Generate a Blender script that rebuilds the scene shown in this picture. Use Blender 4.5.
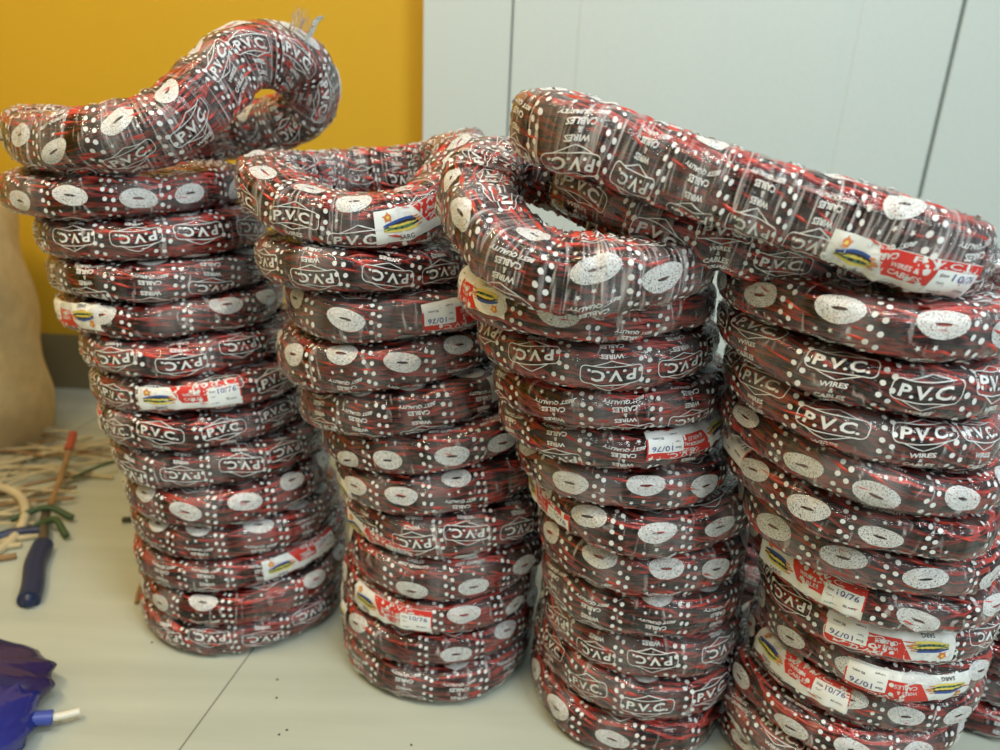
import bpy, math, random
import numpy as np
from mathutils import Vector, Matrix

# ------------------------------------------------------------------ clear
for o in list(bpy.data.objects):
    bpy.data.objects.remove(o, do_unlink=True)
scn = bpy.context.scene
COL = scn.collection
PI = math.pi

# ------------------------------------------------------------------ camera
TH, RO, CAM_H = math.radians(20.5), math.radians(2.6), 0.70
Fw = Vector((0, math.cos(TH), -math.sin(TH)))
R0 = Vector((1, 0, 0)); U0 = Vector((0, math.sin(TH), math.cos(TH)))
Rt = R0 * math.cos(RO) + U0 * math.sin(RO)
Up = U0 * math.cos(RO) - R0 * math.sin(RO)
cd = bpy.data.cameras.new('camera')
cam = bpy.data.objects.new('camera', cd); COL.objects.link(cam)
m = Matrix((Rt, Up, -Fw)).transposed().to_4x4()
m.translation = Vector((0, 0, CAM_H))
cam.matrix_world = m
cd.sensor_width = 36; cd.lens = 27.0; cd.clip_start = 0.02
cd.dof.use_dof = True; cd.dof.focus_distance = 0.665; cd.dof.aperture_fstop = 4.0
scn.camera = cam

# ------------------------------------------------------------------ world, lights, exposure
w = bpy.data.worlds.new('room_light'); scn.world = w; w.use_nodes = True
w.node_tree.nodes['Background'].inputs[0].default_value = (0.80, 0.92, 0.95, 1)
w.node_tree.nodes['Background'].inputs[1].default_value = 0.34

def area(name, loc, target, size, sizey, power, color):
    l = bpy.data.lights.new(name, 'AREA'); l.shape = 'RECTANGLE'
    l.size = size; l.size_y = sizey; l.energy = power; l.color = color
    o = bpy.data.objects.new(name, l); COL.objects.link(o)
    o.location = loc
    d = Vector(target) - Vector(loc)
    o.rotation_euler = d.to_track_quat('-Z', 'Y').to_euler()
    return o
area('window_daylight', (1.3, -0.8, 1.9), (0.0, 0.8, 0.2), 0.8, 1.0, 30, (0.90, 1.0, 1.0))
area('warm_fill_left', (-1.0, 0.25, 2.3), (-0.5, 0.9, 0.2), 1.2, 0.10, 27, (1.0, 0.79, 0.46))  # added unseen fill, warms the floor and coils on the left
area('cool_sparkle_light', (0.35, -0.05, 2.3), (0.2, 0.8, 0.2), 1.2, 0.08, 20, (0.94, 1.0, 1.0))  # added unseen strip light, puts glints on the wrapping film
scn.view_settings.view_transform = 'Standard'
scn.view_settings.look = 'None'
scn.view_settings.gamma = 1.0
scn.view_settings.use_curve_mapping = False
scn.view_settings.exposure = 0.0

# ------------------------------------------------------------------ materials
def nmat(name):
    mt = bpy.data.materials.new(name); mt.use_nodes = True
    nt = mt.node_tree
    return mt, nt, nt.nodes, nt.links, nt.nodes['Principled BSDF']

def plain(name, col, rough=0.5, spec=0.5, noise=0.0, scale=40, bump=0.0, metallic=0.0):
    mt, nt, N, L, P = nmat(name)
    P.inputs['Base Color'].default_value = (*col, 1)
    P.inputs['Roughness'].default_value = rough
    P.inputs['Specular IOR Level'].default_value = spec
    P.inputs['Metallic'].default_value = metallic
    tc = N.new('ShaderNodeTexCoord')
    nz = N.new('ShaderNodeTexNoise'); nz.inputs['Scale'].default_value = scale
    nz.inputs['Detail'].default_value = 4
    L.new(tc.outputs['Object'], nz.inputs['Vector'])
    if noise > 0:
        cr = N.new('ShaderNodeValToRGB')
        cr.color_ramp.elements[0].position = 0.3; cr.color_ramp.elements[1].position = 0.7
        cr.color_ramp.elements[0].color = (*[c * (1 - noise) for c in col], 1)
        cr.color_ramp.elements[1].color = (*[min(1, c * (1 + noise)) for c in col], 1)
        L.new(nz.outputs['Fac'], cr.inputs['Fac']); L.new(cr.outputs['Color'], P.inputs['Base Color'])
    if bump > 0:
        b = N.new('ShaderNodeBump'); b.inputs['Strength'].default_value = bump
        b.inputs['Distance'].default_value = 0.002
        L.new(nz.outputs['Fac'], b.inputs['Height']); L.new(b.outputs['Normal'], P.inputs['Normal'])
    return mt

def film_material(name='clear_printed_film', pl=0.0):
    mt, nt, N, L, P = nmat(name)
    out = N['Material Output']; N.remove(P)
    uv = N.new('ShaderNodeUVMap'); uv.uv_map = 'UVMap'
    # pleats running round the section (stretched noise) and fine crinkles
    mp = N.new('ShaderNodeMapping'); mp.inputs['Scale'].default_value = (170, 28, 1)
    L.new(uv.outputs['UV'], mp.inputs['Vector'])
    n1 = N.new('ShaderNodeTexNoise'); n1.inputs['Scale'].default_value = 1; n1.inputs['Detail'].default_value = 3
    n1.inputs['Distortion'].default_value = 1.2
    L.new(mp.outputs['Vector'], n1.inputs['Vector'])
    mp2 = N.new('ShaderNodeMapping'); mp2.inputs['Scale'].default_value = (60, 75, 1); mp2.inputs['Rotation'].default_value = (0, 0, 0.5)
    L.new(uv.outputs['UV'], mp2.inputs['Vector'])
    n2 = N.new('ShaderNodeTexVoronoi'); n2.feature = 'DISTANCE_TO_EDGE'; n2.inputs['Scale'].default_value = 1
    n2.inputs['Randomness'].default_value = 1
    n3 = N.new('ShaderNodeTexNoise'); n3.inputs['Scale'].default_value = 1.3; n3.inputs['Detail'].default_value = 2
    L.new(mp2.outputs['Vector'], n3.inputs['Vector'])
    mx0 = N.new('ShaderNodeMixRGB'); mx0.inputs[0].default_value = 0.35
    L.new(mp2.outputs['Vector'], mx0.inputs[1]); L.new(n3.outputs['Color'], mx0.inputs[2])
    L.new(mx0.outputs['Color'], n2.inputs['Vector'])
    add = N.new('ShaderNodeMath'); add.operation = 'ADD'
    L.new(n1.outputs['Fac'], add.inputs[0]); L.new(n2.outputs['Distance'], add.inputs[1])
    bp = N.new('ShaderNodeBump'); bp.inputs['Strength'].default_value = 1.0; bp.inputs['Distance'].default_value = 0.0045
    L.new(add.outputs[0], bp.inputs['Height'])
    gl = N.new('ShaderNodeBsdfGlossy'); gl.inputs['Roughness'].default_value = 0.09
    gl.inputs['Color'].default_value = (1, 1, 1, 1)
    L.new(bp.outputs['Normal'], gl.inputs['Normal'])
    df = N.new('ShaderNodeBsdfDiffuse'); df.inputs['Color'].default_value = (0.74, 0.69, 0.69, 1)
    tr = N.new('ShaderNodeBsdfTransparent'); tr.inputs['Color'].default_value = (0.97, 0.97, 0.97, 1)
    # where two turns of film overlap the film is milkier: soft bands
    sep = N.new('ShaderNodeMapping'); sep.inputs['Scale'].default_value = (14, 3, 1)
    L.new(uv.outputs['UV'], sep.inputs['Vector'])
    n4 = N.new('ShaderNodeTexNoise'); n4.inputs['Scale'].default_value = 2.2; n4.inputs['Detail'].default_value = 3
    L.new(sep.outputs['Vector'], n4.inputs['Vector'])
    mr = N.new('ShaderNodeMapRange'); mr.inputs['From Min'].default_value = 0.42; mr.inputs['From Max'].default_value = 0.66
    mr.inputs['To Min'].default_value = 0.0; mr.inputs['To Max'].default_value = 0.16
    L.new(n4.outputs['Fac'], mr.inputs['Value'])
    mp5 = N.new('ShaderNodeMapping'); mp5.inputs['Scale'].default_value = (95 + 75 * pl, 22 - 12 * pl, 1); mp5.inputs['Rotation'].default_value = (0, 0, 0.35 * (1 - pl))
    L.new(uv.outputs['UV'], mp5.inputs['Vector'])
    n5 = N.new('ShaderNodeTexNoise'); n5.inputs['Scale'].default_value = 1; n5.inputs['Detail'].default_value = 3; n5.inputs['Distortion'].default_value = 2.0
    L.new(mp5.outputs['Vector'], n5.inputs['Vector'])
    m5 = N.new('ShaderNodeMapRange'); m5.inputs['From Min'].default_value = 0.60 - .08 * pl; m5.inputs['From Max'].default_value = 0.74
    m5.inputs['To Max'].default_value = 0.55 + .15 * pl
    L.new(n5.outputs['Fac'], m5.inputs['Value'])
    a5 = N.new('ShaderNodeMath'); a5.operation = 'ADD'; a5.use_clamp = True
    L.new(m5.outputs['Result'], a5.inputs[0]); L.new(mr.outputs['Result'], a5.inputs[1])
    m1 = N.new('ShaderNodeMixShader')
    L.new(a5.outputs[0], m1.inputs[0]); L.new(tr.outputs[0], m1.inputs[1]); L.new(df.outputs[0], m1.inputs[2])
    fr = N.new('ShaderNodeFresnel'); fr.inputs['IOR'].default_value = 1.5
    ml = N.new('ShaderNodeMath'); ml.operation = 'MULTIPLY_ADD'; ml.inputs[1].default_value = 1.15; ml.inputs[2].default_value = 0.0
    ml.use_clamp = True
    L.new(fr.outputs[0], ml.inputs[0])
    m2 = N.new('ShaderNodeMixShader')
    L.new(ml.outputs[0], m2.inputs[0]); L.new(m1.outputs[0], m2.inputs[1]); L.new(gl.outputs[0], m2.inputs[2])
    L.new(m2.outputs[0], out.inputs['Surface'])
    return mt

def speckle_material():
    mt, nt, N, L, P = nmat('speckled_white_print')
    out = N['Material Output']
    P.inputs['Base Color'].default_value = (0.72, 0.73, 0.73, 1); P.inputs['Roughness'].default_value = 0.45
    tc = N.new('ShaderNodeTexCoord')
    nz = N.new('ShaderNodeTexNoise'); nz.inputs['Scale'].default_value = 1100; nz.inputs['Detail'].default_value = 1
    L.new(tc.outputs['Object'], nz.inputs['Vector'])
    mr = N.new('ShaderNodeMapRange'); mr.inputs['From Min'].default_value = 0.36; mr.inputs['From Max'].default_value = 0.46
    mr.inputs['To Min'].default_value = 0.15; mr.inputs['To Max'].default_value = 0.92
    L.new(nz.outputs['Fac'], mr.inputs['Value'])
    tr = N.new('ShaderNodeBsdfTransparent')
    mx = N.new('ShaderNodeMixShader')
    L.new(mr.outputs['Result'], mx.inputs[0]); L.new(tr.outputs[0], mx.inputs[1]); L.new(P.outputs[0], mx.inputs[2])
    L.new(mx.outputs[0], out.inputs['Surface'])
    return mt

M = dict(
    film=film_material(),
    film2=film_material('pleated_printed_film', 1.0),
    ink=plain('white_print', (0.74, 0.75, 0.75), 0.45),
    speck=speckle_material(),
    red=plain('red_insulation', (0.56, 0.060, 0.042), 0.35, 0.5, 0.25, 60),
    black=plain('black_insulation', (0.030, 0.016, 0.015), 0.4, 0.5, 0.2, 60),
    core=plain('inner_wire_mass', (0.09, 0.016, 0.012), 0.7),
    paper=plain('white_paper', (0.80, 0.82, 0.80), 0.6, 0.3, 0.03, 80),
    sticker=plain('sticker_paper', (0.86, 0.88, 0.88), 0.5),
    tagred=plain('red_label_print', (0.62, 0.035, 0.025), 0.5),
    tagblue=plain('blue_label_print', (0.03, 0.09, 0.36), 0.5),
    tagyellow=plain('yellow_label_print', (0.75, 0.62, 0.12), 0.5),
    taggreen=plain('green_label_print', (0.10, 0.22, 0.08), 0.5),
    tagblack=plain('black_label_print', (0.03, 0.03, 0.04), 0.5),
    tagorange=plain('orange_label_print', (0.65, 0.20, 0.05), 0.5),
    pen=plain('blue_pen_ink', (0.10, 0.12, 0.35), 0.5),
)
CM = [M['red'], M['black'], M['core']]
WM = [M['film'], M['ink'], M['speck']]
LM = ['paper', 'sticker', 'tagred', 'tagblue', 'tagyellow', 'taggreen', 'tagblack', 'tagorange', 'pen', 'ink']

# ------------------------------------------------------------------ mesh helpers
class MB:
    """collects numpy vertex / face blocks and builds ONE mesh"""
    def __init__(s): s.v = []; s.n = 0; s.f = []; s.uv = []
    def add(s, V, F, mat=0, uv=None):
        V = np.asarray(V, float).reshape(-1, 3); F = np.asarray(F, int)
        if len(F) == 0: return
        s.v.append(V); s.f.append((F + s.n, mat))
        s.uv.append(np.zeros((len(V), 2)) if uv is None else np.asarray(uv, float).reshape(-1, 2))
        s.n += len(V)
    def build(s, name, mats, parent=None, smooth=True):
        me = bpy.data.meshes.new(name)
        V = np.concatenate(s.v); UV = np.concatenate(s.uv)
        me.vertices.add(len(V)); me.vertices.foreach_set('co', V.astype(np.float32).ravel())
        lv = np.concatenate([f.ravel() for f, _ in s.f])
        tot = np.concatenate([np.full(len(f), f.shape[1]) for f, _ in s.f])
        mi = np.concatenate([np.full(len(f), m_) for f, m_ in s.f])
        st = np.concatenate([[0], np.cumsum(tot)[:-1]])
        me.loops.add(len(lv)); me.loops.foreach_set('vertex_index', lv.astype(np.int32))
        me.polygons.add(len(tot)); me.polygons.foreach_set('loop_start', st.astype(np.int32))
        me.polygons.foreach_set('loop_total', tot.astype(np.int32))
        me.polygons.foreach_set('material_index', mi.astype(np.int32))
        me.polygons.foreach_set('use_smooth', np.full(len(tot), smooth))
        l = me.uv_layers.new(name='UVMap'); l.data.foreach_set('uv', UV[lv].astype(np.float32).ravel())
        for m_ in mats: me.materials.append(m_)
        me.update(calc_edges=True); me.validate()
        o = bpy.data.objects.new(name, me); COL.objects.link(o)
        if parent is not None: o.parent = parent
        return o

def gridfaces(nu, nv, cu=True, cv=True):
    iu = np.arange(nu if cu else nu - 1); iv = np.arange(nv if cv else nv - 1)
    a, b = np.meshgrid(iu, iv, indexing='ij'); a = a.ravel(); b = b.ravel()
    a2 = (a + 1) % nu; b2 = (b + 1) % nv
    return np.stack([a * nv + b, a2 * nv + b, a2 * nv + b2, a * nv + b2], 1)

def tag(o, label=None, cat=None, group=None, kind=None):
    if label: o['label'] = label
    if cat: o['category'] = cat
    if group: o['group'] = group
    if kind: o['kind'] = kind
    return o

def empty(name, loc, label, cat, group=None):
    o = bpy.data.objects.new(name, None); COL.objects.link(o); o.location = loc
    o.empty_display_size = 0.02
    return tag(o, label, cat, group)

# ------------------------------------------------------------------ flat artwork (2-D triangles in metres)
_tc = {}
def text2d(s, height, width=None, shear=0.0, off=0.0):
    key = (s, height, width, shear, off)
    if key in _tc: return _tc[key]
    cu = bpy.data.curves.new('t', 'FONT'); cu.body = s; cu.size = 1; cu.shear = shear; cu.offset = off
    cu.resolution_u = 2; cu.fill_mode = 'FRONT'
    o = bpy.data.objects.new('t', cu); COL.objects.link(o)
    bpy.context.view_layer.update()
    me = o.evaluated_get(bpy.context.evaluated_depsgraph_get()).to_mesh()
    me.calc_loop_triangles()
    V = np.array([v.co[:2] for v in me.vertices]); T = np.array([t.vertices[:] for t in me.loop_triangles])
    o.evaluated_get(bpy.context.evaluated_depsgraph_get()).to_mesh_clear()
    bpy.data.objects.remove(o); bpy.data.curves.remove(cu)
    lo, hi = V.min(0), V.max(0)
    V = V - (lo + hi) / 2
    k = height / (hi[1] - lo[1]); kx = k if width is None else width / (hi[0] - lo[0])
    V = V * np.array([kx, k])
    _tc[key] = (V, T); return V, T

def ribbon2d(P, wd, closed=False):
    P = np.asarray(P, float)
    if closed: P = np.vstack([P, P[:1]])
    Q = [P[0]]
    for a, b in zip(P[:-1], P[1:]):
        n = max(1, int(np.hypot(*(b - a)) / 0.004))
        for i in range(1, n + 1): Q.append(a + (b - a) * i / n)
    Q = np.array(Q); T = np.gradient(Q, axis=0); T /= np.linalg.norm(T, axis=1)[:, None] + 1e-9
    Nn = np.stack([-T[:, 1], T[:, 0]], 1) * wd / 2
    V = np.concatenate([Q - Nn, Q + Nn]); n = len(Q); i = np.arange(n - 1)
    F = np.concatenate([np.stack([i, i + 1, i + 1 + n], 1), np.stack([i, i + 1 + n, i + n], 1)])
    return V, F

def disc2d(r, n=8, ry=None):
    a = np.arange(n) * 2 * PI / n
    V = np.concatenate([[[0, 0]], np.stack([r * np.cos(a), (ry or r) * np.sin(a)], 1)])
    i = np.arange(n); F = np.stack([np.zeros(n, int), 1 + i, 1 + (i + 1) % n], 1)
    return V, F

def star2d(r):
    a = np.arange(10) * PI / 5 + PI / 2; rr = np.where(np.arange(10) % 2 == 0, r, r * .45)
    V = np.concatenate([[[0, 0]], np.stack([rr * np.cos(a), rr * np.sin(a)], 1)])
    i = np.arange(10); return V, np.stack([np.zeros(10, int), 1 + i, 1 + (i + 1) % 10], 1)

def annulus2d(rx, ry, ix, iy, n=22, k=4):
    a = np.arange(n) * 2 * PI / n; V = []
    for j in range(k):
        t = j / (k - 1)
        V.append(np.stack([(ix + (rx - ix) * t) * np.cos(a), (iy + (ry - iy) * t) * np.sin(a)], 1))
    q = gridfaces(k, n, False, True)
    return np.concatenate(V), np.concatenate([q[:, [0, 1, 2]], q[:, [0, 2, 3]]])

def merge(parts):
    """parts: (V,F,(dx,dy)[,rot]) -> one V,F"""
    Vs, Fs, n = [], [], 0
    for p in parts:
        V, F, d = p[0], p[1], p[2]
        if len(p) > 3:
            c, s = math.cos(p[3]), math.sin(p[3]); V = V @ np.array([[c, s], [-s, c]])
        Vs.append(V + np.array(d)); Fs.append(F + n); n += len(V)
    return np.concatenate(Vs), np.concatenate(Fs)

TW, THT = 0.064, 0.098          # print repeat along the coil and around its section
def rrect(wx, wy, r, n=4):
    P = []
    for cx, cy, a0 in ((1, 1, 0), (-1, 1, 90), (-1, -1, 180), (1, -1, 270)):
        for i in range(n + 1):
            a = math.radians(a0 + 90 * i / n)
            P.append((cx * (wx - r) + r * math.cos(a), cy * (wy - r) + r * math.sin(a)))
    return P
def make_tile():
    ink, sp = [], []
    ink.append((*text2d('P.V.C.', 0.0098, 0.040, 0, 0.03), (0, 0)))
    ink.append((*ribbon2d(rrect(0.0255, 0.0078, 0.005), 0.0008, True), (0, 0)))
    ink.append((*ribbon2d([(-.016, .0078), (0, .0135), (.016, .0078)], 0.0008), (0, 0)))
    ink.append((*ribbon2d([(-.016, -.0078), (0, -.0135), (.016, -.0078)], 0.0008), (0, 0)))
    ink.append((*text2d('WIRES', 0.0044, 0.0195, 0, 0.03), (0, -.0175)))
    ink.append((*text2d('&', 0.0038, None, 0, 0.015), (0, -.0228)))
    ink.append((*text2d('CABLES', 0.0046, 0.022, 0, 0.03), (0, -.0282)))
    Vb, Fb = text2d('BEST QUALITY', 0.0038, 0.038, 0.3, 0.03)
    Vb = Vb.copy(); Vb[:, 1] -= (Vb[:, 0] / .019) ** 2 * .0018
    ink.append((Vb, Fb, (0, -.0345)))
    for x, y in ((-.013, -.0425), (.012, -.0435), (.001, -.046)): ink.append((*star2d(.0024), (x, y)))
    sp.append((*annulus2d(.0185, .0105, .0058, .0013), (0, -.062)))
    for x, y in ((-.014, -.0785), (.015, -.0775)): ink.append((*star2d(.0022), (x, y)))
    D = disc2d(.0023)
    for k in range(10):
        y = .010 - k * .0098
        ink.append((*D, (-.0318, y))); ink.append((*D, (-.0240 if k % 4 else -.0255, y - .003)))
    return merge(ink), merge(sp)
TILE_INK, TILE_SP = make_tile()

def label_art(kind='full'):
    """paper label 0.112 x 0.031 as (V,F,mat index,level)"""
    W, Hh = .112, .031
    out = []
    def rect(x0, y0, x1, y1, nx, ny, mat, lv):
        gx, gy = np.meshgrid(np.linspace(x0, x1, nx), np.linspace(y0, y1, ny), indexing='ij')
        q = gridfaces(nx, ny, False, False)
        out.append((np.stack([gx.ravel(), gy.ravel()], 1), q, mat, lv))
    rect(-W / 2, -Hh / 2, W / 2, Hh / 2, 34, 10, 0, 0)
    # red panel with a slanted left edge
    nx, ny = 12, 8; g = []
    for i in range(nx):
        for j in range(ny):
            t = j / (ny - 1); x0 = -.006 - .012 * t; g.append((x0 + (.056 - x0) * i / (nx - 1), -.006 + .021 * t))
    out.append((np.array(g), gridfaces(nx, ny, False, False), 2, 1))
    rect(.021, -.0135, .0545, .0085, 12, 7, 1, 2)
    def T(s, h, wdt, x, y, mat, lv=3, sh=0): 
        V, F = text2d(s, h, wdt, sh, .01); out.append((V + np.array((x, y)), F, mat, lv))
    T('WIRES &', .0036, .017, .004, .0045, 9); T('CABLES', .0040, .019, .006, -.0012, 9)
    T('P.V.C.', .0045, .030, .022, .0118, 9)
    T('Size', .0024, .006, .0265, .0045, 6); T('10/76', .0055, .019, .0415, .0042, 8)
    T('Type', .002, .005, .0265, -.0015, 6); T('Length', .002, .008, .028, -.0095, 6); T('90 mtrs.', .0026, .011, .045, -.0060, 6)
    T('SARG', .0042, .013, -.030, -.0115, 6)
    # round emblem and the sheaf of coloured cable ends
    out.append((*(lambda a: (a[0] + np.array((-.044, .0085)), a[1]))(star2d(.0055)), 7, 1))
    out.append((*(lambda a: (a[0] + np.array((-.044, .0085)), a[1]))(disc2d(.0034, 12)), 7, 2))
    out.append((*(lambda a: (a[0] + np.array((-.044, .0085)), a[1]))(disc2d(.0015, 8)), 4, 3))
    for k, (mat, y0) in enumerate(((3, .0062), (6, .0034), (4, .0010), (5, -.0018), (4, -.0050), (6, -.0028))):
        x = np.linspace(-.049, -.020 + .002 * (k % 3), 9); t = (x + .049) / .03
        y = y0 * np.sin(t * PI * .55 + .25) * 1.1 + (-.003 + .0014 * k) * t * .6 - .001
        V, F = ribbon2d(np.stack([x, y], 1), .0024); out.append((V, F, mat, 2))
        V, F = ribbon2d(np.array([(x[-1], y[-1]), (x[-1] + .005, y[-1] + .0003)]), .0011); out.append((V, F, 7, 2))
    return out
LABEL = label_art()

# ------------------------------------------------------------------ the coil
SEC_M = 3.3
class Coil:
    """surface S(u, v, off): u in turns round the ring, v angle round the section (0 outward, pi/2 up)"""
    def __init__(s, P, up, a, bu, bl, seed, lump=1.0, pleat=0.0, crink=1.0):
        s.P = np.asarray(P, float); n = len(s.P); s.n = n
        T = np.roll(s.P, -1, 0) - np.roll(s.P, 1, 0); s.len = np.linalg.norm(np.roll(s.P, -1, 0) - s.P, axis=1).sum()
        T /= np.linalg.norm(T, axis=1)[:, None]
        U = np.asarray(up, float) * np.ones((n, 3))
        Nn = np.cross(T, U); Nn /= np.linalg.norm(Nn, axis=1)[:, None]
        B = np.cross(Nn, T)
        s.T, s.N, s.B = T, Nn, B
        s.a = a * np.ones(n); s.bu = bu * np.ones(n); s.bl = bl * np.ones(n)
        r = np.random.RandomState(seed); s.r = r
        s.lk = [(r.randint(2, 7), r.randint(0, 3), r.rand() * 6.28, .0011 * lump * r.rand()) for _ in range(7)]
        s.ck = [(r.randint(14, 44), r.randint(-6, 7), r.rand() * 6.28, .00045 * crink * r.rand()) for _ in range(8)]
        s.pk = [(r.randint(30, 60), r.rand() * 6.28) for _ in range(3)]
        s.pleat = pleat
        A, Bm = float(np.mean(s.a)), float(np.mean((s.bu + s.bl) / 2))
        v = np.linspace(-PI, PI, 721)
        x = A * np.sign(np.cos(v)) * abs(np.cos(v)) ** (2 / SEC_M); y = Bm * np.sign(np.sin(v)) * abs(np.sin(v)) ** (2 / SEC_M)
        L = np.concatenate([[0], np.cumsum(np.hypot(np.diff(x), np.diff(y)))])
        s.tv = L - np.interp(0, v, L); s.vv = v; s.perim = L[-1]
    def v_of_t(s, t):
        t = (t + s.perim / 2) % s.perim - s.perim / 2
        return np.interp(t, s.tv, s.vv)
    def at(s, u, v, off=0.0, fine=1.0):
        u = np.asarray(u, float) % 1.0; x = u * s.n; i = np.floor(x).astype(int) % s.n; f = (x - np.floor(x)); j = (i + 1) % s.n
        L3 = lambda A: A[i] * (1 - f)[..., None] + A[j] * f[..., None]
        L1 = lambda A: A[i] * (1 - f) + A[j] * f
        P, Nn, B = L3(s.P), L3(s.N), L3(s.B)
        c, sn = np.cos(v), np.sin(v)
        h = np.where(sn > 0, L1(s.bu), L1(s.bl))
        d = off * np.ones_like(u)
        for ku, kv, p, am in s.lk: d = d + am * np.sin(ku * 2 * PI * u + kv * v + p)
        if fine > 0:
            for ku, kv, p, am in s.ck: d = d + fine * am * (1 - 2 * abs(np.sin(ku * PI * u + kv * v * .5 + p)))
            if s.pleat > 0:
                wgt = s.pleat * (.35 + .65 * (1 - c) / 2)
                for k, p in s.pk: d = d - fine * wgt * .0007 * abs(np.sin(k * PI * u + p + .4 * np.sin(v)))
        e = 2 / SEC_M
        rx = np.sign(c) * abs(c) ** e * (L1(s.a) + d); ry = np.sign(sn) * abs(sn) ** e * (h + d)
        return P + Nn * rx[..., None] + B * ry[..., None]
    # -- parts
    def wires(s, parent, npair=36, nseg=132):
        mb = MB(); r = s.r
        u = np.arange(nseg) / nseg
        uu, vv = np.meshgrid(np.arange(72) / 72, np.arange(20) * 2 * PI / 20, indexing='ij')
        mb.add(s.at(uu, vv, -.0066 - .0007 * s.pleat, 0).reshape(-1, 3), gridfaces(72, 20), 2)
        tw0 = round(s.len / .036)
        q = gridfaces(nseg, 4)
        ca = np.array([0, 1, 2, 3]) * PI / 2
        for k in range(npair):
            t = (k + .3 * (r.rand() - .5)) * s.perim / npair - s.perim / 2
            dt = np.zeros(nseg)
            for kk in range(2, 9): dt += r.randn() * .0050 / kk ** .5 * np.sin(kk * 2 * PI * u + r.rand() * 6.28)
            ph = 2 * PI * (tw0 + r.randint(-3, 4)) * u + r.rand() * 6.28 + 1.2 * np.sin(2 * PI * u * r.randint(2, 5) + r.rand() * 6)
            dep = -.0041 - .0007 * s.pleat + .0008 * np.sin(2 * PI * r.randint(2, 6) * u + r.rand() * 6)
            both = r.rand() < .28
            for st in (0, 1):
                p_ = ph + st * PI
                tt = t + dt + .0016 * np.cos(p_); of = dep + (.0015 if st == 0 else .0010) * np.sin(p_)
                v = s.v_of_t(tt)
                V = np.empty((nseg, 4, 3))
                for c_ in range(4):
                    V[:, c_] = s.at(u, s.v_of_t(tt + (.0022 - .0005 * st) * np.cos(ca[c_])), of + (.0022 - .0005 * st) * np.sin(ca[c_]), 0)
                mb.add(V.reshape(-1, 3), q, 0 if both else st)
        return mb.build('wire_bundle', CM, parent)
    def wrap(s, parent, t0, flip, skew=0.0, ucam=None, full=False, nu=150, nv=44, jit=1.0, tw=TW):
        mb = MB(); r = s.r
        uu, vt = np.meshgrid(np.arange(nu + 1) / nu, np.arange(nv + 1) / nv, indexing='ij')
        vv = s.v_of_t(np.minimum(vt, .99999) * s.perim - s.perim / 2)
        vv[:, -1] = PI; vv[:, 0] = -PI
        uv = np.stack([uu * s.len, vt * s.perim], -1).reshape(-1, 2) + r.rand(2) * 7
        mb.add(s.at(uu, vv).reshape(-1, 3), gridfaces(nu + 1, nv + 1, False, False), 0, uv)
        olen = s.len * (1 + float(np.mean(s.a)) * 2 * PI / s.len * .85)     # length along the outer side
        ncol = max(4, int(round(olen / tw))); nrow = 2
        sgn = -1 if flip else 1
        for c_ in range(ncol):
            js, jt, jr = r.randn() * .0030 * jit, r.randn() * .0055 * jit, r.randn() * .06 * jit
            for k in range(nrow):
                for (V, F), mat, of in ((TILE_INK, 1, .0007), (TILE_SP, 2, .0006)):
                    if mat == 2 and r.rand() < .08: continue
                    ca, sa = math.cos(jr), math.sin(jr)
                    X = V @ np.array([[ca, sa], [-sa, ca]])
                    S_ = sgn * (X[:, 0] + js) * (olen / ncol / TW * .98) + (c_ + .5) * olen / ncol
                    # print follows the film turns, gently wandering
                    T_ = sgn * X[:, 1] * (s.perim / 2 / THT) + t0 + jt + k * s.perim / 2 + skew * (S_ / olen - .5) * s.perim
                    T_ = T_ + .0025 * jit * np.sin(S_ * 70 + c_)
                    u = S_ / olen; v = s.v_of_t(T_)
                    keep = np.ones(len(F), bool)
                    tc_ = (T_ + s.perim / 2) % s.perim
                    a_ = tc_[F]; keep &= (a_.max(1) - a_.min(1)) < s.perim * .4
                    if not full:
                        keep &= np.cos(v)[F[:, 0]] > -.35
                        if ucam is not None:
                            du = abs((u[F[:, 0]] - ucam + .5) % 1 - .5); keep &= du < .34
                    if keep.any(): mb.add(s.at(u, v, of), F[keep], mat)
        return mb.build('plastic_wrap', ([M['film2']] + WM[1:]) if s.pleat > 0 else WM, parent)
    def label(s, parent, u0, t0, rot=0.0, flip=False, scale=1.0, name='paper_label'):
        mb = MB(); sg = -1 if flip else 1
        olen = s.len * (1 + float(np.mean(s.a)) * 2 * PI / s.len * .85)
        for V, F, mat, lv in LABEL:
            X = V * scale * sg; c, sn = math.cos(rot), math.sin(rot)
            X = X @ np.array([[c, sn], [-sn, c]])
            v = s.v_of_t(X[:, 1] + t0)
            mb.add(s.at(u0 + X[:, 0] / olen, v, .0004 + .00022 * lv), F, mat)
        return mb.build(name, [M[k] for k in LM], parent, smooth=True)

def spline(C, n=360):
    """closed Catmull-Rom through control points"""
    C = np.asarray(C, float); k = len(C); out = []
    dens = 60
    for i in range(k):
        p0, p1, p2, p3 = C[i - 1], C[i], C[(i + 1) % k], C[(i + 2) % k]
        for j in range(dens):
            t = j / dens
            out.append(.5 * ((2 * p1) + (-p0 + p2) * t + (2 * p0 - 5 * p1 + 4 * p2 - p3) * t * t + (-p0 + 3 * p1 - 3 * p2 + p3) * t ** 3))
    out = np.array(out); d = np.linalg.norm(np.roll(out, -1, 0) - out, axis=1); L = np.concatenate([[0], np.cumsum(d)])
    Q = np.vstack([out, out[:1]]); s_ = np.linspace(0, L[-1], n, endpoint=False)
    return np.stack([np.interp(s_, L, Q[:, i]) for i in range(3)], 1)

ORD = ['', 'topmost', 'second', 'third', 'fourth', 'fifth', 'sixth', 'seventh', 'eighth', 'ninth', 'tenth', 'eleventh', 'twelfth', 'thirteenth', 'fourteenth']

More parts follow.
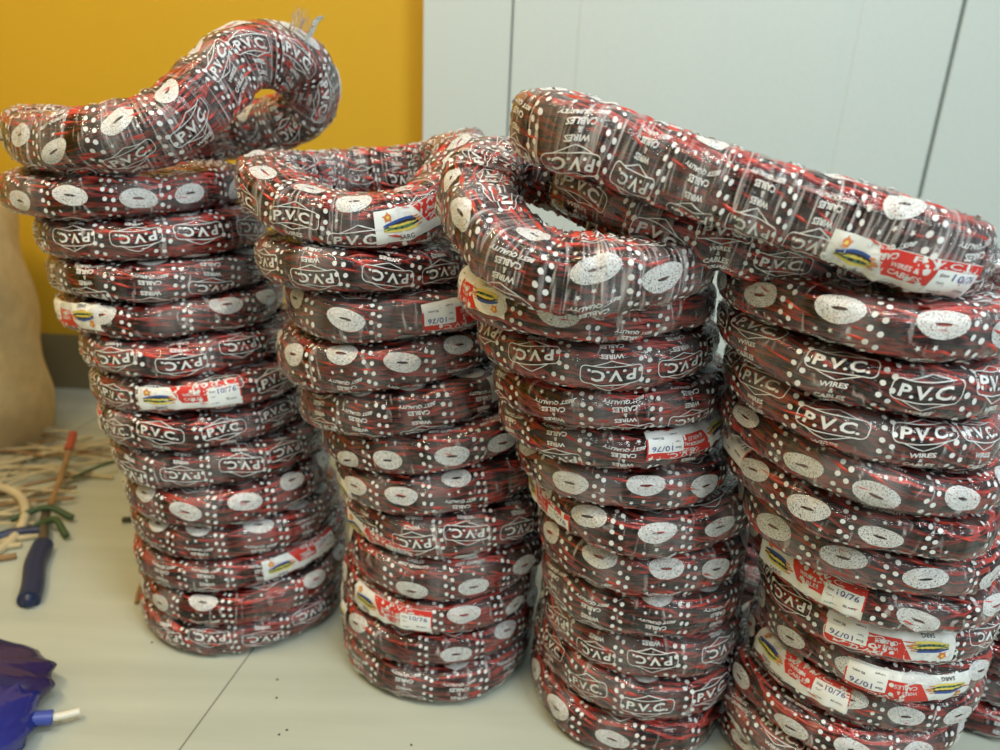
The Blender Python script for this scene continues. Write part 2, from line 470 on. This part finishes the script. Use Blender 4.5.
# print phase: which motif faces the viewer (P logo, T words, E oval), flipped or upright
def phase(kind, flip):
    base = {'P': .004, 'T': .026, 'E': .062, 'Q': .036}[kind]
    return -base + .006 if flip else base + .006

A_R = 0.036
def build_stack(stack_name, group, coils, first=1, total=None):
    """coils: top to bottom (cx, cy, z, R, tilt_x, tilt_y, kind, flip, labels, note)"""
    n = len(coils)
    for k, c in enumerate(coils):
        cx, cy, z, R, tx, ty, kind, flip, labs, note = c
        r = np.random.RandomState(hash_seed(stack_name) + k * 17)
        N_ = 240; ph = PI / 2 + np.arange(N_) * 2 * PI / N_      # seam at the back
        Rc = R - A_R; e2 = r.randn() * .02; p2 = r.rand() * 6
        rr = Rc * (1 + e2 * np.cos(2 * ph + p2)) + .0012 * np.sin(3 * ph + p2)
        x, y = rr * np.cos(ph), rr * np.sin(ph)
        def zat(cc, X, Y):
            xx, yy = X - cc[0], Y - cc[1]; q = np.hypot(xx, yy); f = np.minimum(1, .12 / np.maximum(q, 1e-6))
            return cc[2] + cc[4] * xx * f + cc[5] * yy * f
        X, Y = cx + x, cy + y; Z = zat(c, X, Y)
        wav = .0022 * np.sin(2 * ph + r.rand() * 6) 
        bu = (zat(coils[k - 1], X, Y) - Z) / 2 if k > 0 else np.full(N_, .023)
        bl = (Z - zat(coils[k + 1], X, Y)) / 2 if k < n - 1 else Z * 1.0 - .0012
        bu = np.clip(bu - .0004, .012, .034); bl = np.clip(bl - .0004, .012, .034)
        # keep the seam plane smooth: recentre
        root = empty('wire_coil', (cx, cy, max(0.0, z - .024)), note, 'wire coil', group)
        P = np.stack([x, y, Z - root.location.z], 1)
        co = Coil(P, (0, 0, 1), A_R + r.randn() * .001, bu, bl, hash_seed(stack_name) * 3 + k)
        phc = math.atan2(-cy, -cx); ucam = ((phc - PI / 2) / (2 * PI)) % 1
        co.wires(root)
        co.wrap(root, phase(kind, flip), flip, ucam=ucam, full=False, skew=0.0)
        for (fx, t0, rot, fl) in labs:
            u0 = ucam + math.asin(max(-1, min(1, fx))) / (2 * PI)
            co.label(root, u0, t0, rot, fl)

def hash_seed(s): return sum(ord(c) * (i + 1) for i, c in enumerate(s)) % 9973

# ================================================================== SETTING
def box(mb, x0, y0, z0, x1, y1, z1, mat=0):
    V = [(x0, y0, z0), (x1, y0, z0), (x1, y1, z0), (x0, y1, z0), (x0, y0, z1), (x1, y0, z1), (x1, y1, z1), (x0, y1, z1)]
    F = [(0, 3, 2, 1), (4, 5, 6, 7), (0, 1, 5, 4), (1, 2, 6, 5), (2, 3, 7, 6), (3, 0, 4, 7)]
    mb.add(V, F, mat)

def floor_material():
    mt, nt, N, L, P = nmat('polished_stone_tile')
    tc = N.new('ShaderNodeTexCoord')
    mp = N.new('ShaderNodeMapping'); mp.inputs['Rotation'].default_value = (0, 0, math.radians(4)); mp.inputs['Scale'].default_value = (1.2, 14, 1)
    L.new(tc.outputs['Object'], mp.inputs['Vector'])
    n1 = N.new('ShaderNodeTexNoise'); n1.inputs['Scale'].default_value = 1.6; n1.inputs['Detail'].default_value = 5
    L.new(mp.outputs['Vector'], n1.inputs['Vector'])
    cr = N.new('ShaderNodeValToRGB'); cr.color_ramp.elements[0].position = .3; cr.color_ramp.elements[1].position = .7
    cr.color_ramp.elements[0].color = (.42, .45, .38, 1); cr.color_ramp.elements[1].color = (.50, .535, .455, 1)
    L.new(n1.outputs['Fac'], cr.inputs['Fac'])
    L.new(cr.outputs['Color'], P.inputs['Base Color'])
    P.inputs['Roughness'].default_value = .32
    return mt
M['floor'] = floor_material()
M['joint'] = plain('tile_joint', (.17, .17, .14), .8)
M['yellow'] = plain('yellow_wall_paint', (.60, .365, .022), .6, .3, .03, 300)
M['white_door'] = plain('white_laminate', (.56, .63, .62), .45, .4, .02, 200)
M['gap'] = plain('shadow_gap', (.10, .11, .11), .8)

# floor slab with thin grout joints set in slightly lower
JX = -0.275; JS = -0.02       # joint line x at y=.7 and slope
mb = MB(); box(mb, -2.2, -1.2, -.05, 2.2, 1.75, 0.0)
fl = mb.build('floor', [M['floor']], smooth=False); tag(fl, kind='structure')
mb = MB()
for xj in (-1.123, -0.443, .237, .917): box(mb, xj - .0009, -1.2, -.002, xj + .0009, 1.7, .0003)
o = mb.build('floor_joint', [M['joint']], smooth=False); o.parent = fl; o.rotation_euler.z = -math.radians(10)

WY = 1.66
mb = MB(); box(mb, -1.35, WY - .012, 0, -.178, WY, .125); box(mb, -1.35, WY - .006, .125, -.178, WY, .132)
o = mb.build('shade_strip_back', [plain('olive_brown_shade', (.20, .17, .085), .5)], smooth=False); tag(o, kind='structure')  # dark olive strip painting the shadow along the foot of the wall
mb = MB(); box(mb, -2.2, WY, 0, 2.2, WY + .1, 2.6)
o = mb.build('wall_back', [M['yellow']], smooth=False); tag(o, kind='structure')
mb = MB(); box(mb, -1.45, -1.2, 0, -1.35, WY, 2.6)
o = mb.build('wall_left', [M['yellow']], smooth=False); tag(o, kind='structure')

# white wardrobe: carcass, stile, doors with a routed panel line
wr = empty('wardrobe', (.8, WY, 0), 'tall white panelled wardrobe standing against the yellow wall behind the coils', 'wardrobe')
def wpart(name, boxes, mats):
    mb = MB()
    for b in boxes:
        box(mb, b[0] - .8, b[1] - WY, b[2], b[3] - .8, b[4] - WY, b[5], b[6] if len(b) > 6 else 0)
    return mb.build(name, mats, wr, smooth=False)
WX0, WX1, WX2 = -.178, -.007, .845
wpart('carcass', [(WX0, WY - .05, 0, 2.0, WY, 2.3)], [M['white_door']])
wpart('frame_stile', [(WX0, WY - .07, .0, WX1 - .002, WY - .05, 2.3)], [M['white_door']])
def wdoor(x0, x1):
    y0, y1 = WY - .072, WY - .05
    a, b = x0 + .105, x1 - .185
    B = [(x0, y0, .05, a, y1, 2.3), (b, y0, .05, x1, y1, 2.3), (a, y0, .05, b, y1, .16), (a, y0, 2.14, b, y1, 2.3),
         (a, y0 + .0010, .16, b, y1, 2.14), (a + .022, y0 - .0006, .19, b - .022, y1, 2.11)]
    wpart('door', B, [M['white_door']])
wdoor(WX1 + .002, WX2 - .004); wpart('door', [(WX2 + .005, WY - .072, .05, 2.0, WY - .05, 2.3)], [M['white_door']])

# ================================================================== COILS
G1, G2, G3, G4 = ('coils in the far left stack', 'coils in the second stack from the left',
                  'coils in the third stack from the left', 'coils in the right-hand stack')
def lab(k, stack, extra=''):
    return ('film-wrapped red-black wire coil, %s in %s%s' % (ORD[k], stack, extra))
s1 = 'far left stack'
build_stack('s1', G1, [
    (-0.460, 0.925, 0.578, 0.134, 0.06, 0.000, 'E', 0, [], 'broad wire coil with ovals, lying flat under the draped coil, far left stack'),
    (-0.431, 0.925, 0.531, 0.131, 0.040, -0.005, 'P', 1, [], lab(3, s1)),
    (-0.423, 0.924, 0.486, 0.131, 0.040, -0.005, 'T', 1, [], lab(4, s1)),
    (-0.416, 0.923, 0.443, 0.131, 0.035, -0.001, 'E', 1, [(-.90, .002, 0.1, True)], lab(5, s1, ', tag at left end')),
    (-0.400, 0.922, 0.397, 0.131, 0.044, -0.010, 'P', 1, [], lab(6, s1)),
    (-0.385, 0.921, 0.353, 0.134, 0.049, -0.010, 'P', 0, [(-.18, .004, .03, False)], lab(7, s1, ', long printed tag in front')),
    (-0.384, 0.920, 0.309, 0.135, 0.051, -0.012, 'P', 0, [(-1.0, .004, -.05, False)], lab(8, s1, ', white tag at left')),
    (-0.372, 0.920, 0.261, 0.137, 0.045, -0.012, 'P', 1, [], lab(9, s1)),
    (-0.365, 0.918, 0.209, 0.138, 0.042, -0.007, 'E', 1, [], lab(10, s1, ', row of ovals')),
    (-0.357, 0.917, 0.161, 0.139, 0.047, -0.009, 'Q', 1, [], lab(11, s1)),
    (-0.352, 0.916, 0.115, 0.139, 0.050, -0.012, 'T', 1, [(.52, .004, .05, False)], lab(12, s1, ', tag at right')),
    (-0.352, 0.915, 0.069, 0.142, 0.043, -0.011, 'E', 1, [], lab(13, s1)),
    (-0.355, 0.913, 0.025, 0.142, 0.036, -0.005, 'P', 1, [], 'bottom film-wrapped red and black wire coil of the far left stack'),
])
s2 = 'second stack from left'
build_stack('s2', G2, [
    (-0.152, 0.830, 0.531, 0.126, 0.020, 0.000, 'P', 1, [], lab(2, s2)),
    (-0.123, 0.831, 0.485, 0.124, 0.040, -0.009, 'E', 1, [(.62, .004, .05, True)], lab(3, s2, ', tag at right')),
    (-0.129, 0.833, 0.430, 0.127, 0.160, -0.008, 'E', 1, [], lab(4, s2, ', puffy with one oval')),
    (-0.111, 0.834, 0.377, 0.127, 0.190, -0.017, 'T', 1, [(.95, .006, .0, False)], lab(5, s2, ', words in front')),
    (-0.082, 0.835, 0.332, 0.126, 0.200, -0.021, 'E', 0, [], lab(6, s2)),
    (-0.066, 0.837, 0.285, 0.128, 0.130, -0.022, 'E', 1, [(-.98, -.012, .0, True)], lab(7, s2)),
    (-0.059, 0.837, 0.229, 0.128, 0.060, -0.020, 'P', 1, [(-.70, -.016, -.12, False)], lab(8, s2, ', sticker low left')),
    (-0.055, 0.838, 0.173, 0.129, 0.040, -0.022, 'E', 0, [], lab(9, s2)),
    (-0.065, 0.838, 0.122, 0.129, 0.043, -0.025, 'E', 0, [(-.5, .004, -.04, False)], lab(10, s2, ', red tag in front')),
    (-0.068, 0.839, 0.075, 0.130, 0.035, -0.020, 'E', 1, [(-1.0, .0, .0, True)], lab(11, s2)),
    (-0.068, 0.838, 0.026, 0.130, 0.018, -0.006, 'T', 1, [], 'bottom film-wrapped red and black wire coil of the second stack from left'),
])
s3 = 'third stack from left'
build_stack('s3', G3, [
    (0.079, 0.720, 0.526, 0.124, 0.030, -0.010, 'E', 1, [(-.86, .008, .0, True)], lab(2, s3, ', tag at left')),
    (0.095, 0.726, 0.480, 0.121, 0.045, -0.030, 'P', 1, [], lab(3, s3, ', row of logos')),
    (0.113, 0.731, 0.434, 0.119, 0.042, -0.028, 'T', 1, [], lab(4, s3)),
    (0.120, 0.737, 0.393, 0.119, 0.036, -0.027, 'T', 1, [(.72, .010, .0, True)], lab(5, s3, ', tag at right')),
    (0.136, 0.742, 0.350, 0.116, 0.034, -0.030, 'E', 1, [], lab(6, s3)),
    (0.160, 0.746, 0.303, 0.122, 0.028, -0.027, 'E', 1, [(-.85, -.006, -.10, False)], lab(7, s3, ', red tag low left')),
    (0.168, 0.750, 0.247, 0.118, 0.030, -0.030, 'E', 1, [], lab(8, s3)),
    (0.175, 0.755, 0.193, 0.118, 0.030, -0.030, 'Q', 1, [], lab(9, s3)),
    (0.181, 0.759, 0.135, 0.118, 0.024, -0.024, 'P', 1, [], lab(10, s3)),
    (0.180, 0.763, 0.080, 0.123, 0.018, -0.018, 'P', 0, [], lab(11, s3)),
    (0.179, 0.765, 0.026, 0.125, 0.008, -0.006, 'E', 1, [], 'bottom film-wrapped red and black wire coil of the third stack from left'),
])
s4 = 'right-hand stack'
build_stack('s4', G4, [
    (0.305, 0.630, 0.552, 0.118, -0.020, -0.010, 'E', 1, [], 'wire coil with ovals just below the long tilted coils, right-hand stack'),
    (0.313, 0.636, 0.509, 0.120, -0.130, 0.070, 'P', 0, [], lab(4, s4, ', upright logos in front')),
    (0.323, 0.641, 0.464, 0.120, -0.140, 0.080, 'P', 0, [], lab(5, s4)),
    (0.337, 0.647, 0.421, 0.124, -0.140, 0.080, 'E', 0, [], lab(6, s4, ', row of ovals')),
    (0.348, 0.652, 0.378, 0.125, -0.120, 0.080, 'E', 0, [(-.97, .014, .0, False)], lab(7, s4, ', tag at left')),
    (0.368, 0.658, 0.331, 0.122, -0.080, 0.050, 'E', 0, [], lab(8, s4)),
    (0.388, 0.663, 0.284, 0.118, -0.010, -0.010, 'E', 0, [(-.42, .004, -.02, False)], lab(9, s4, ', red tag with sticker')),
    (0.400, 0.669, 0.240, 0.116, 0.000, -0.015, 'P', 1, [(.25, .006, .02, True)], lab(10, s4, ', upside-down tag')),
    (0.408, 0.674, 0.196, 0.116, 0.000, -0.020, 'E', 0, [(.45, .0, .0, True)], lab(11, s4, ', white tag lower right')),
    (0.410, 0.680, 0.150, 0.117, 0.000, -0.020, 'E', 1, [(-.45, .010, -.04, False)], lab(12, s4, ', cable picture tag')),
    (0.400, 0.688, 0.104, 0.124, 0.000, -0.015, 'E', 0, [], lab(13, s4)),
    (0.397, 0.694, 0.064, 0.126, 0.000, -0.010, 'T', 0, [], lab(14, s4)),
    (0.400, 0.698, 0.023, 0.124, 0.000, 0.000, 'E', 0, [], 'bottom film-wrapped red and black wire coil of the right-hand stack'),
])

def custom(ctrl, loc, up, a, bu, bl, seed, label, group, t0, flip, labels=(), pleat=1.0, crink=1.3, skew=0.0, lump=1.5, tw_=None, nu_=190):
    root = empty('wire_coil', loc, label, 'wire coil', group)
    P = spline(np.array(ctrl) - np.array(loc))
    co = Coil(P, up, a, bu, bl, seed, lump=lump, pleat=pleat, crink=crink)
    co.wires(root, npair=36, nseg=150); co.wrap(root, t0, flip, full=True, skew=skew, nu=nu_, nv=44, jit=1.5, tw=tw_ or TW)
    for (u0, tt, rot, fl, sc) in labels: co.label(root, u0, tt, rot, fl, sc)
    return root, co

# bodies of the draped coils: control points run counter-clockwise seen from above
def ctl(L): return [p[:3] for p in L], [p[3:] if len(p) > 3 else (0, 0, 1) for p in L]
def custom6(L, loc, a, bu, bl, *args, **kw):
    P, Uu = ctl(L)
    U_ = spline(Uu, 360); U_ /= np.linalg.norm(U_, axis=1)[:, None]
    return custom(P, loc, U_, a, bu, bl, *args, **kw)

# far left: coil draped with one side arching up
rootA, cA = custom6([(-.572, .950, .634), (-.515, .862, .632), (-.437, .815, .632), (-.372, .825, .648, -.2, .2, .9),
         (-.336, .868, .690, -.5, .6, .6), (-.303, .925, .728, -.2, .9, .3), (-.262, .975, .722, .3, .9, .3), (-.262, 1.01, .680, .4, .8, .5),
         (-.320, 1.035, .650, 0, .5, .8), (-.410, 1.03, .634), (-.490, 1.03, .632), (-.556, 1.005, .632)],
        (-.44, .93, .60), .037, .032, .031, 51, 'wire coil bent up into an arch, lying on top of the far left stack', G1,
        -.045, False, pleat=1.1)
# second stack: draped coil with a dipped front
rootB, cB = custom6([(-.262, .850, .606), (-.240, .782, .598), (-.190, .748, .583), (-.130, .748, .577), (-.082, .785, .592, -.2, 0, 1),
         (-.052, .860, .634, -.3, 0, 1), (-.085, .935, .622), (-.160, .950, .606), (-.230, .920, .603)],
        (-.155, .84, .555), .034, .027, .027, 52, 'sagging wire coil with a label in front, topmost on the second stack from left', G2,
        .002, False, labels=[(.352, .000, .06, False, 1.0)], pleat=.8)
# third stack: big tilted coil, pleated film round its left side
rootC, cC = custom6([(-.030, .700, .616, .2, -.2, 1), (-.018, .640, .596, .1, -.2, 1), (.028, .594, .574), (.085, .588, .571), (.138, .625, .576),
         (.160, .705, .583), (.128, .770, .590), (.060, .792, .612), (-.002, .765, .630, .1, -.2, 1)],
        (.065, .69, .55), .036, .030, .029, 53, 'wire coil with tightly pleated film and open centre, topmost on the third stack from left', G3,
        -.055, True, pleat=2.6, crink=1.0, nu_=460)
# long flattened coils bridging the third and right-hand stacks
rootE, cE = custom6([(.065, .672, .622), (.110, .634, .612), (.175, .612, .596), (.255, .602, .580), (.315, .612, .576), (.345, .650, .578), (.320, .695, .580),
         (.250, .712, .592), (.165, .722, .606), (.100, .715, .618)],
        (.21, .66, .56), .030, .022, .020, 54, 'dull film-wrapped wire coil squeezed under the long tilted coil', G4,
        .0, False, pleat=.6)
rootD, cD = custom6([(.032, .668, .676), (.052, .622, .672), (.110, .600, .656), (.180, .576, .638), (.250, .556, .622), (.300, .550, .608), (.338, .580, .598), (.334, .622, .598),
         (.262, .640, .616), (.180, .660, .634), (.110, .685, .654), (.060, .700, .668)],
        (.19, .62, .60), .034, .031, .030, 55, 'long flattened wire coil lying tilted across the tops of the two right stacks', G4,
        -.022, True, labels=[(.395, -.018, -.0, False, 1.0)], pleat=1.0, tw_=.056, lump=.9)

def tuft(parent, base, tip, r0, r1, seed, name='film_tail', n=26, m_=7):
    """gathered loose end of the plastic wrap"""
    r = np.random.RandomState(seed); base, tip = np.array(base, float), np.array(tip, float)
    ax = tip - base; L_ = np.linalg.norm(ax); ax /= L_
    e1 = np.cross(ax, (0, .3, 1)); e1 /= np.linalg.norm(e1); e2 = np.cross(ax, e1)
    V = np.zeros((m_, n, 3)); a = np.arange(n) * 2 * PI / n; jag = r.rand(n)
    for i in range(m_):
        t = i / (m_ - 1); rad = r0 * (1 - t) ** 1.5 + .003 + r1 * t ** 1.5
        rr = rad * (1 + .35 * np.sin(a * 5 + seed) * t + .3 * (r.rand(n) - .5))
        V[i] = base + ax * L_ * t * (1 + .25 * (jag[:, None] - .5) * t) + e1 * (rr * np.cos(a))[:, None] + e2 * (rr * np.sin(a) * .5)[:, None]
    mb = MB(); uv = np.stack(np.meshgrid(np.linspace(0, L_, m_), np.linspace(0, .1, n), indexing='ij'), -1)
    mb.add(V.reshape(-1, 3), gridfaces(m_, n, False, True), 0, uv.reshape(-1, 2))
    return mb.build(name, [M['film']], parent)
def rel(root, p): return np.array(p) - np.array(root.location)
tuft(rootA, rel(rootA, (-.588, .930, .640)), rel(rootA, (-.650, .925, .628)), .028, .016, 3)
tuft(rootA, rel(rootA, (-.262, .955, .735)), rel(rootA, (-.238, .94, .775)), .014, .012, 4)
tuft(rootD, rel(rootD, (.345, .585, .600)), rel(rootD, (.400, .575, .585)), .032, .02, 6)

# right edge: the side of one more stack, mostly out of the picture
build_stack('s6', 'coils on the floor behind the right-hand stack', [
    (.385, .965, .072, .126, .0, .0, 'E', 0, [(-.55, .0, .0, False)], 'tagged wire coil on the floor in the gap behind the two right stacks'),
    (.380, .960, .025, .127, .0, .0, 'T', 0, [], 'lower wire coil on the floor in the gap behind the two right stacks')])
for_k = [(.640, .80, .205), (.645, .805, .160), (.642, .81, .113), (.645, .812, .068), (.643, .815, .024)]
build_stack('s5', 'coils at the right edge', [(x, y, z, .125, 0, 0, 'T', 1, [], 'wire coil of the short stack at the right edge, %s' % ('topmost of its pile' if i == 0 else (ORD[i + 1] + ' from the top'))) for i, (x, y, z) in enumerate(for_k)])

# ================================================================== CLUTTER ON THE FLOOR
def tubemesh(mb, pts, rad, mat=0, nseg=10, ends=True):
    P = np.array(pts, float); n = len(P); T = np.gradient(P, axis=0); T /= np.linalg.norm(T, axis=1)[:, None] + 1e-9
    rad = np.ones(n) * rad if np.isscalar(rad) else np.array(rad)
    ref = np.array((0, 0, 1.)) if abs(T[:, 2]).mean() < .8 else np.array((0, 1., 0))
    A_ = np.cross(T, ref); A_ /= np.linalg.norm(A_, axis=1)[:, None]; B_ = np.cross(T, A_)
    a = np.arange(nseg) * 2 * PI / nseg
    V = P[:, None] + rad[:, None, None] * (A_[:, None] * np.cos(a)[None, :, None] + B_[:, None] * np.sin(a)[None, :, None])
    mb.add(V.reshape(-1, 3), gridfaces(n, nseg, False, True), mat)
    if ends:
        for k in (0, n - 1):
            Vc = np.vstack([V[k], P[k:k + 1]]); i = np.arange(nseg)
            mb.add(Vc, np.stack([i, (i + 1) % nseg, np.full(nseg, nseg)], 1), mat)

def smooth_pts(C, n=24):
    C = np.array(C, float); out = []
    E_ = np.vstack([2 * C[0] - C[1], C, 2 * C[-1] - C[-2]])
    for i in range(1, len(E_) - 2):
        p0, p1, p2, p3 = E_[i - 1:i + 3]
        for j in range(n // (len(C) - 1) + 1):
            t = j / (n // (len(C) - 1) + 1)
            out.append(.5 * ((2 * p1) + (-p0 + p2) * t + (2 * p0 - 5 * p1 + 4 * p2 - p3) * t * t + (-p0 + 3 * p1 - 3 * p2 + p3) * t ** 3))
    out.append(C[-1]); return np.array(out)

M['sack'] = plain('cream_woven_sack', (.60, .44, .22), .75, .2, .12, 30, .3)
M['straw'] = plain('pale_cut_strips', (.55, .46, .28), .7, .2, .1, 30)
M['twig'] = plain('brown_strips', (.30, .18, .08), .7, .2, .2, 40)
M['gsheath'] = plain('green_wire_sheath', (.035, .075, .025), .5)
M['navy'] = plain('dark_blue_grip', (.010, .022, .070), .4, .5)
M['steel'] = plain('dull_steel', (.20, .17, .14), .4, .5, metallic=.8)
M['rtip'] = plain('red_cable_sheath', (.40, .07, .03), .5)
M['bluebag'] = plain('violet_blue_plastic', (.026, .016, .075), .16, .7, .2, 12, .25)
M['bluebag2'] = plain('bright_blue_plastic', (.022, .026, .20), .14, .7, .2, 12, .25)
M['nozzle'] = plain('blue_plastic_cap', (.05, .08, .36), .4)
M['whitep'] = plain('white_plastic', (.75, .72, .60), .4)
M['lilac'] = plain('pale_lilac_film', (.50, .48, .66), .35)
M['spot'] = plain('dark_grit', (.05, .05, .03), .8)

# tall sack at the left edge
mb = MB(); nu, nv = 56, 30; V = np.zeros((nv, nu, 3)); rr_ = random.Random(4)
for i in range(nv):
    t = i / (nv - 1); z = .47 * min(1, t * 1.18); top = max(0, (t - .78) / .22)
    for j in range(nu):
        a = 2 * PI * j / nu
        rad = .205 * (1 + .03 * math.sin(z * 24 + math.sin(a * 2) * 1.4) + .03 * math.sin(a * 3 + z * 9) + .012 * math.sin(a * 11 + z * 30)) * math.sqrt(max(0.0, 1 - top ** 2.4))
        rad *= .90 + .10 * min(1, z / .1)
        V[i, j] = (rad * math.cos(a), rad * math.sin(a), z + .05 * top)
mb.add(V.reshape(-1, 3), gridfaces(nv, nu, False, True)); 
o = mb.build('sack', [M['sack']]); o.location = (-1.11, 1.34, 0)
tag(o, 'tall cream sack standing on the floor at the left edge', 'sack')

def loose(name, pts, rad, mat, label, cat, group=None, nseg=8):
    base = np.array(pts, float)[0]; mb = MB(); tubemesh(mb, smooth_pts(np.array(pts) - base), rad, 0, nseg)
    o = mb.build(name, [M[mat]]); o.location = base
    return tag(o, label, cat, group)
# heap of pale cut strips in front of the sack
rs = random.Random(11)
for k in range(95):
    cx, cy = -.93 + rs.uniform(-.20, .13), 1.15 + rs.uniform(-.13, .20)
    a = rs.gauss(.55, .4); l = rs.uniform(.05, .12); z = .003 + .028 * rs.random() * math.exp(-((cx + .98) ** 2) / .03)
    dx, dy = l * math.cos(a), l * math.sin(a)
    mt_, lb, gp = (('straw', 'thin pale strip lying in the loose heap on the floor before the sack', 'pale strips in the heap') if rs.random() < .72 else
              ('twig', 'thin brown strip lying in the loose heap on the floor before the sack', 'brown strips in the heap'))
    loose('cut_strip', [(cx - dx, cy - dy, z), (cx, cy + rs.uniform(-.01, .01), z + .006 * rs.random()), (cx + dx, cy + dy, max(.003, z - .002))],
          rs.uniform(.0016, .0032), mt_, lb, 'strip', gp, 6)
# hoop of pale cable at the left edge
hp = []
for k in range(15):
    a = math.radians(-150 + k * 17.5)
    hp.append((-.865 + .105 * math.cos(a), 1.01 + .12 * math.sin(a), .006 + .024 * max(0, math.sin(a))))
loose('cable_loop', hp, .0075, 'straw', 'pale cable bent into an open loop at the left edge of the floor', 'cable loop')
for k, (y0, dx) in enumerate(((.955, 0), (.925, .02), (.985, .03))):
    loose('pale_cable', [(-.95 + dx, y0 - .06, .005), (-.85 + dx, y0, .006), (-.74 + dx * .5, y0 + .045, .005)], .005, 'straw' if k != 1 else 'twig',
          ['pale cable end on the floor behind the blue grip', 'brown cable end nearest the camera beside the blue grip', 'pale cable end inside the open loop'][k], 'cable')
# tool with the dark blue grip
t_ = empty('pliers', (-.675, .935, 0), 'pliers with a dark blue grip lying on the floor among the strips', 'pliers')
mb = MB(); tubemesh(mb, smooth_pts([(.032, -.075, .011), (.020, -.045, .012), (-.006, .005, .013), (-.024, .055, .012)]), [.006] + [.0105] * 3 + [.011] * 18 + [.009] * 3 + [.008] if False else .0150, 0, 14)
mb.build('grip', [M['navy']], t_)
mb = MB(); tubemesh(mb, [( .035, -.082, .011), (.032, -.075, .011)], [.006, .0105], 0, 14); mb.build('grip_end', [M['navy']], t_)
mb = MB(); tubemesh(mb, smooth_pts([(-.024, .055, .012), (-.040, .085, .013), (-.062, .125, .013), (-.074, .150, .012)]), .0075, 0, 10); mb.build('steel_arm', [M['steel']], t_)
mb = MB(); tubemesh(mb, smooth_pts([(-.052, .100, .010), (-.095, .085, .010), (-.130, .050, .010)]), .0085, 0, 10); mb.build('grip', [M['navy']], t_)
loose('cable_end', [(-.755, 1.105, .012), (-.775, 1.17, .020), (-.795, 1.235, .034), (-.800, 1.262, .050)], .0055, 'twig', 'brown cable stub rising towards its red end behind the pliers', 'cable')
loose('cable_sheath', [(-.799, 1.25, .044), (-.802, 1.268, .053), (-.806, 1.285, .062)], .008, 'rtip', 'red sheath end of the cable stub behind the pliers', 'cable sheath')
for k, (p, q_) in enumerate((((-.79, 1.055), (-.70, 1.075)), ((-.74, 1.04), (-.68, 1.02)), ((-.77, 1.20), (-.66, 1.27)))):
    loose('green_wire', [(p[0], p[1], .014), ((p[0] + q_[0]) / 2, (p[1] + q_[1]) / 2 + .015, .024), (q_[0], q_[1], .010)], .0055 if k < 2 else .003, 'gsheath',
          ['green wire scrap lying across the head of the pliers', 'short green wire scrap right of the pliers', 'thin green wire scrap pointing towards the far left stack'][k], 'wire scrap')
loose('cut_strip', [(-.515, .935, .003), (-.510, .905, .003), (-.500, .875, .003)], .0032, 'twig', 'short brown strip standing alone left of the far left stack base', 'strip')
loose('cut_strip', [(-.498, .900, .004), (-.484, .875, .004), (-.470, .845, .004)], .005, 'straw', 'pale strip touching the base of the far left stack', 'strip')
loose('dark_chip', [(-.622, 1.085, .004), (-.606, 1.087, .005), (-.590, 1.090, .004)], .005, 'spot', 'small dark chip on the floor left of the far left stack', 'chip')
for k, (x, y) in enumerate(((-.262, .744), (-.254, .714), (-.235, .659), (-.228, .666), (-.082, .653), (-.445, .80))):
    mb = MB(); a = np.arange(7) * 2 * PI / 7
    V = np.concatenate([np.stack([.0016 * np.cos(a), .0013 * np.sin(a), 0 * a], 1), np.stack([.001 * np.cos(a), .0009 * np.sin(a), 0 * a + .0009], 1), [[0, 0, .0011]]])
    i = np.arange(7); mb.add(V, np.stack([i, (i + 1) % 7, 7 + (i + 1) % 7, 7 + i], 1)); mb.add(V, np.stack([7 + i, 7 + (i + 1) % 7, np.full(7, 14)], 1))
    o = mb.build('grit_speck', [M['spot']]); o.location = (x, y, .0004)
    tag(o, 'tiny dark speck of grit on the pale floor tiles', 'grit', 'grit specks on the floor')

# violet-blue plastic packet at the lower left corner
pk = empty('plastic_packet', (-.604, .632, 0), 'shiny violet-blue plastic packet on the floor at the lower left corner', 'packet')
def blob(mb, c, r, mat, seed, pinch=None, n=48, m_=26, amp=.07):
    V = np.zeros((m_, n, 3)); r_ = np.random.RandomState(seed); ks = [(r_.randint(2, 9), r_.randint(1, 6), r_.rand() * 6, r_.rand()) for _ in range(9)]
    for i in range(m_):
        la = -PI / 2 + PI * i / (m_ - 1)
        for j in range(n):
            lo = 2 * PI * j / n; d = 1 + amp * sum(w_ * (1 - 2 * abs(math.sin(k1 * lo * .5 * 2 + k2 * la + p))) for k1, k2, p, w_ in ks) / 3 * math.cos(la)
            x, y, z = math.cos(la) * math.cos(lo) * d, math.cos(la) * math.sin(lo) * d, math.sin(la) * d
            V[i, j] = (c[0] + r[0] * x, c[1] + r[1] * y, max(.001, c[2] + r[2] * z))
    mb.add(V.reshape(-1, 3), gridfaces(m_, n, False, True), mat)
mb = MB(); blob(mb, (-.020, .055, .026), (.115, .070, .036), 0, 5); mb.build('pouch', [M['bluebag']], pk)
mb = MB(); blob(mb, (.055, -.010, .022), (.050, .075, .034), 0, 8, amp=.12); mb.build('folded_corner', [M['bluebag2']], pk)
mb = MB(); tubemesh(mb, smooth_pts([(.080, .006, .022), (.094, .014, .020), (.114, .022, .016)]), .0085, 0, 12); mb.build('neck', [M['nozzle']], pk)
mb = MB(); tubemesh(mb, smooth_pts([(.114, .022, .016), (.124, .028, .014), (.136, .036, .012)]), .0045, 0, 12); mb.build('tip', [M['whitep']], pk)
mb = MB(); blob(mb, (-.055, -.035, .035), (.060, .050, .044), 0, 9, amp=.05); mb.build('pale_flap', [M['lilac']], pk)
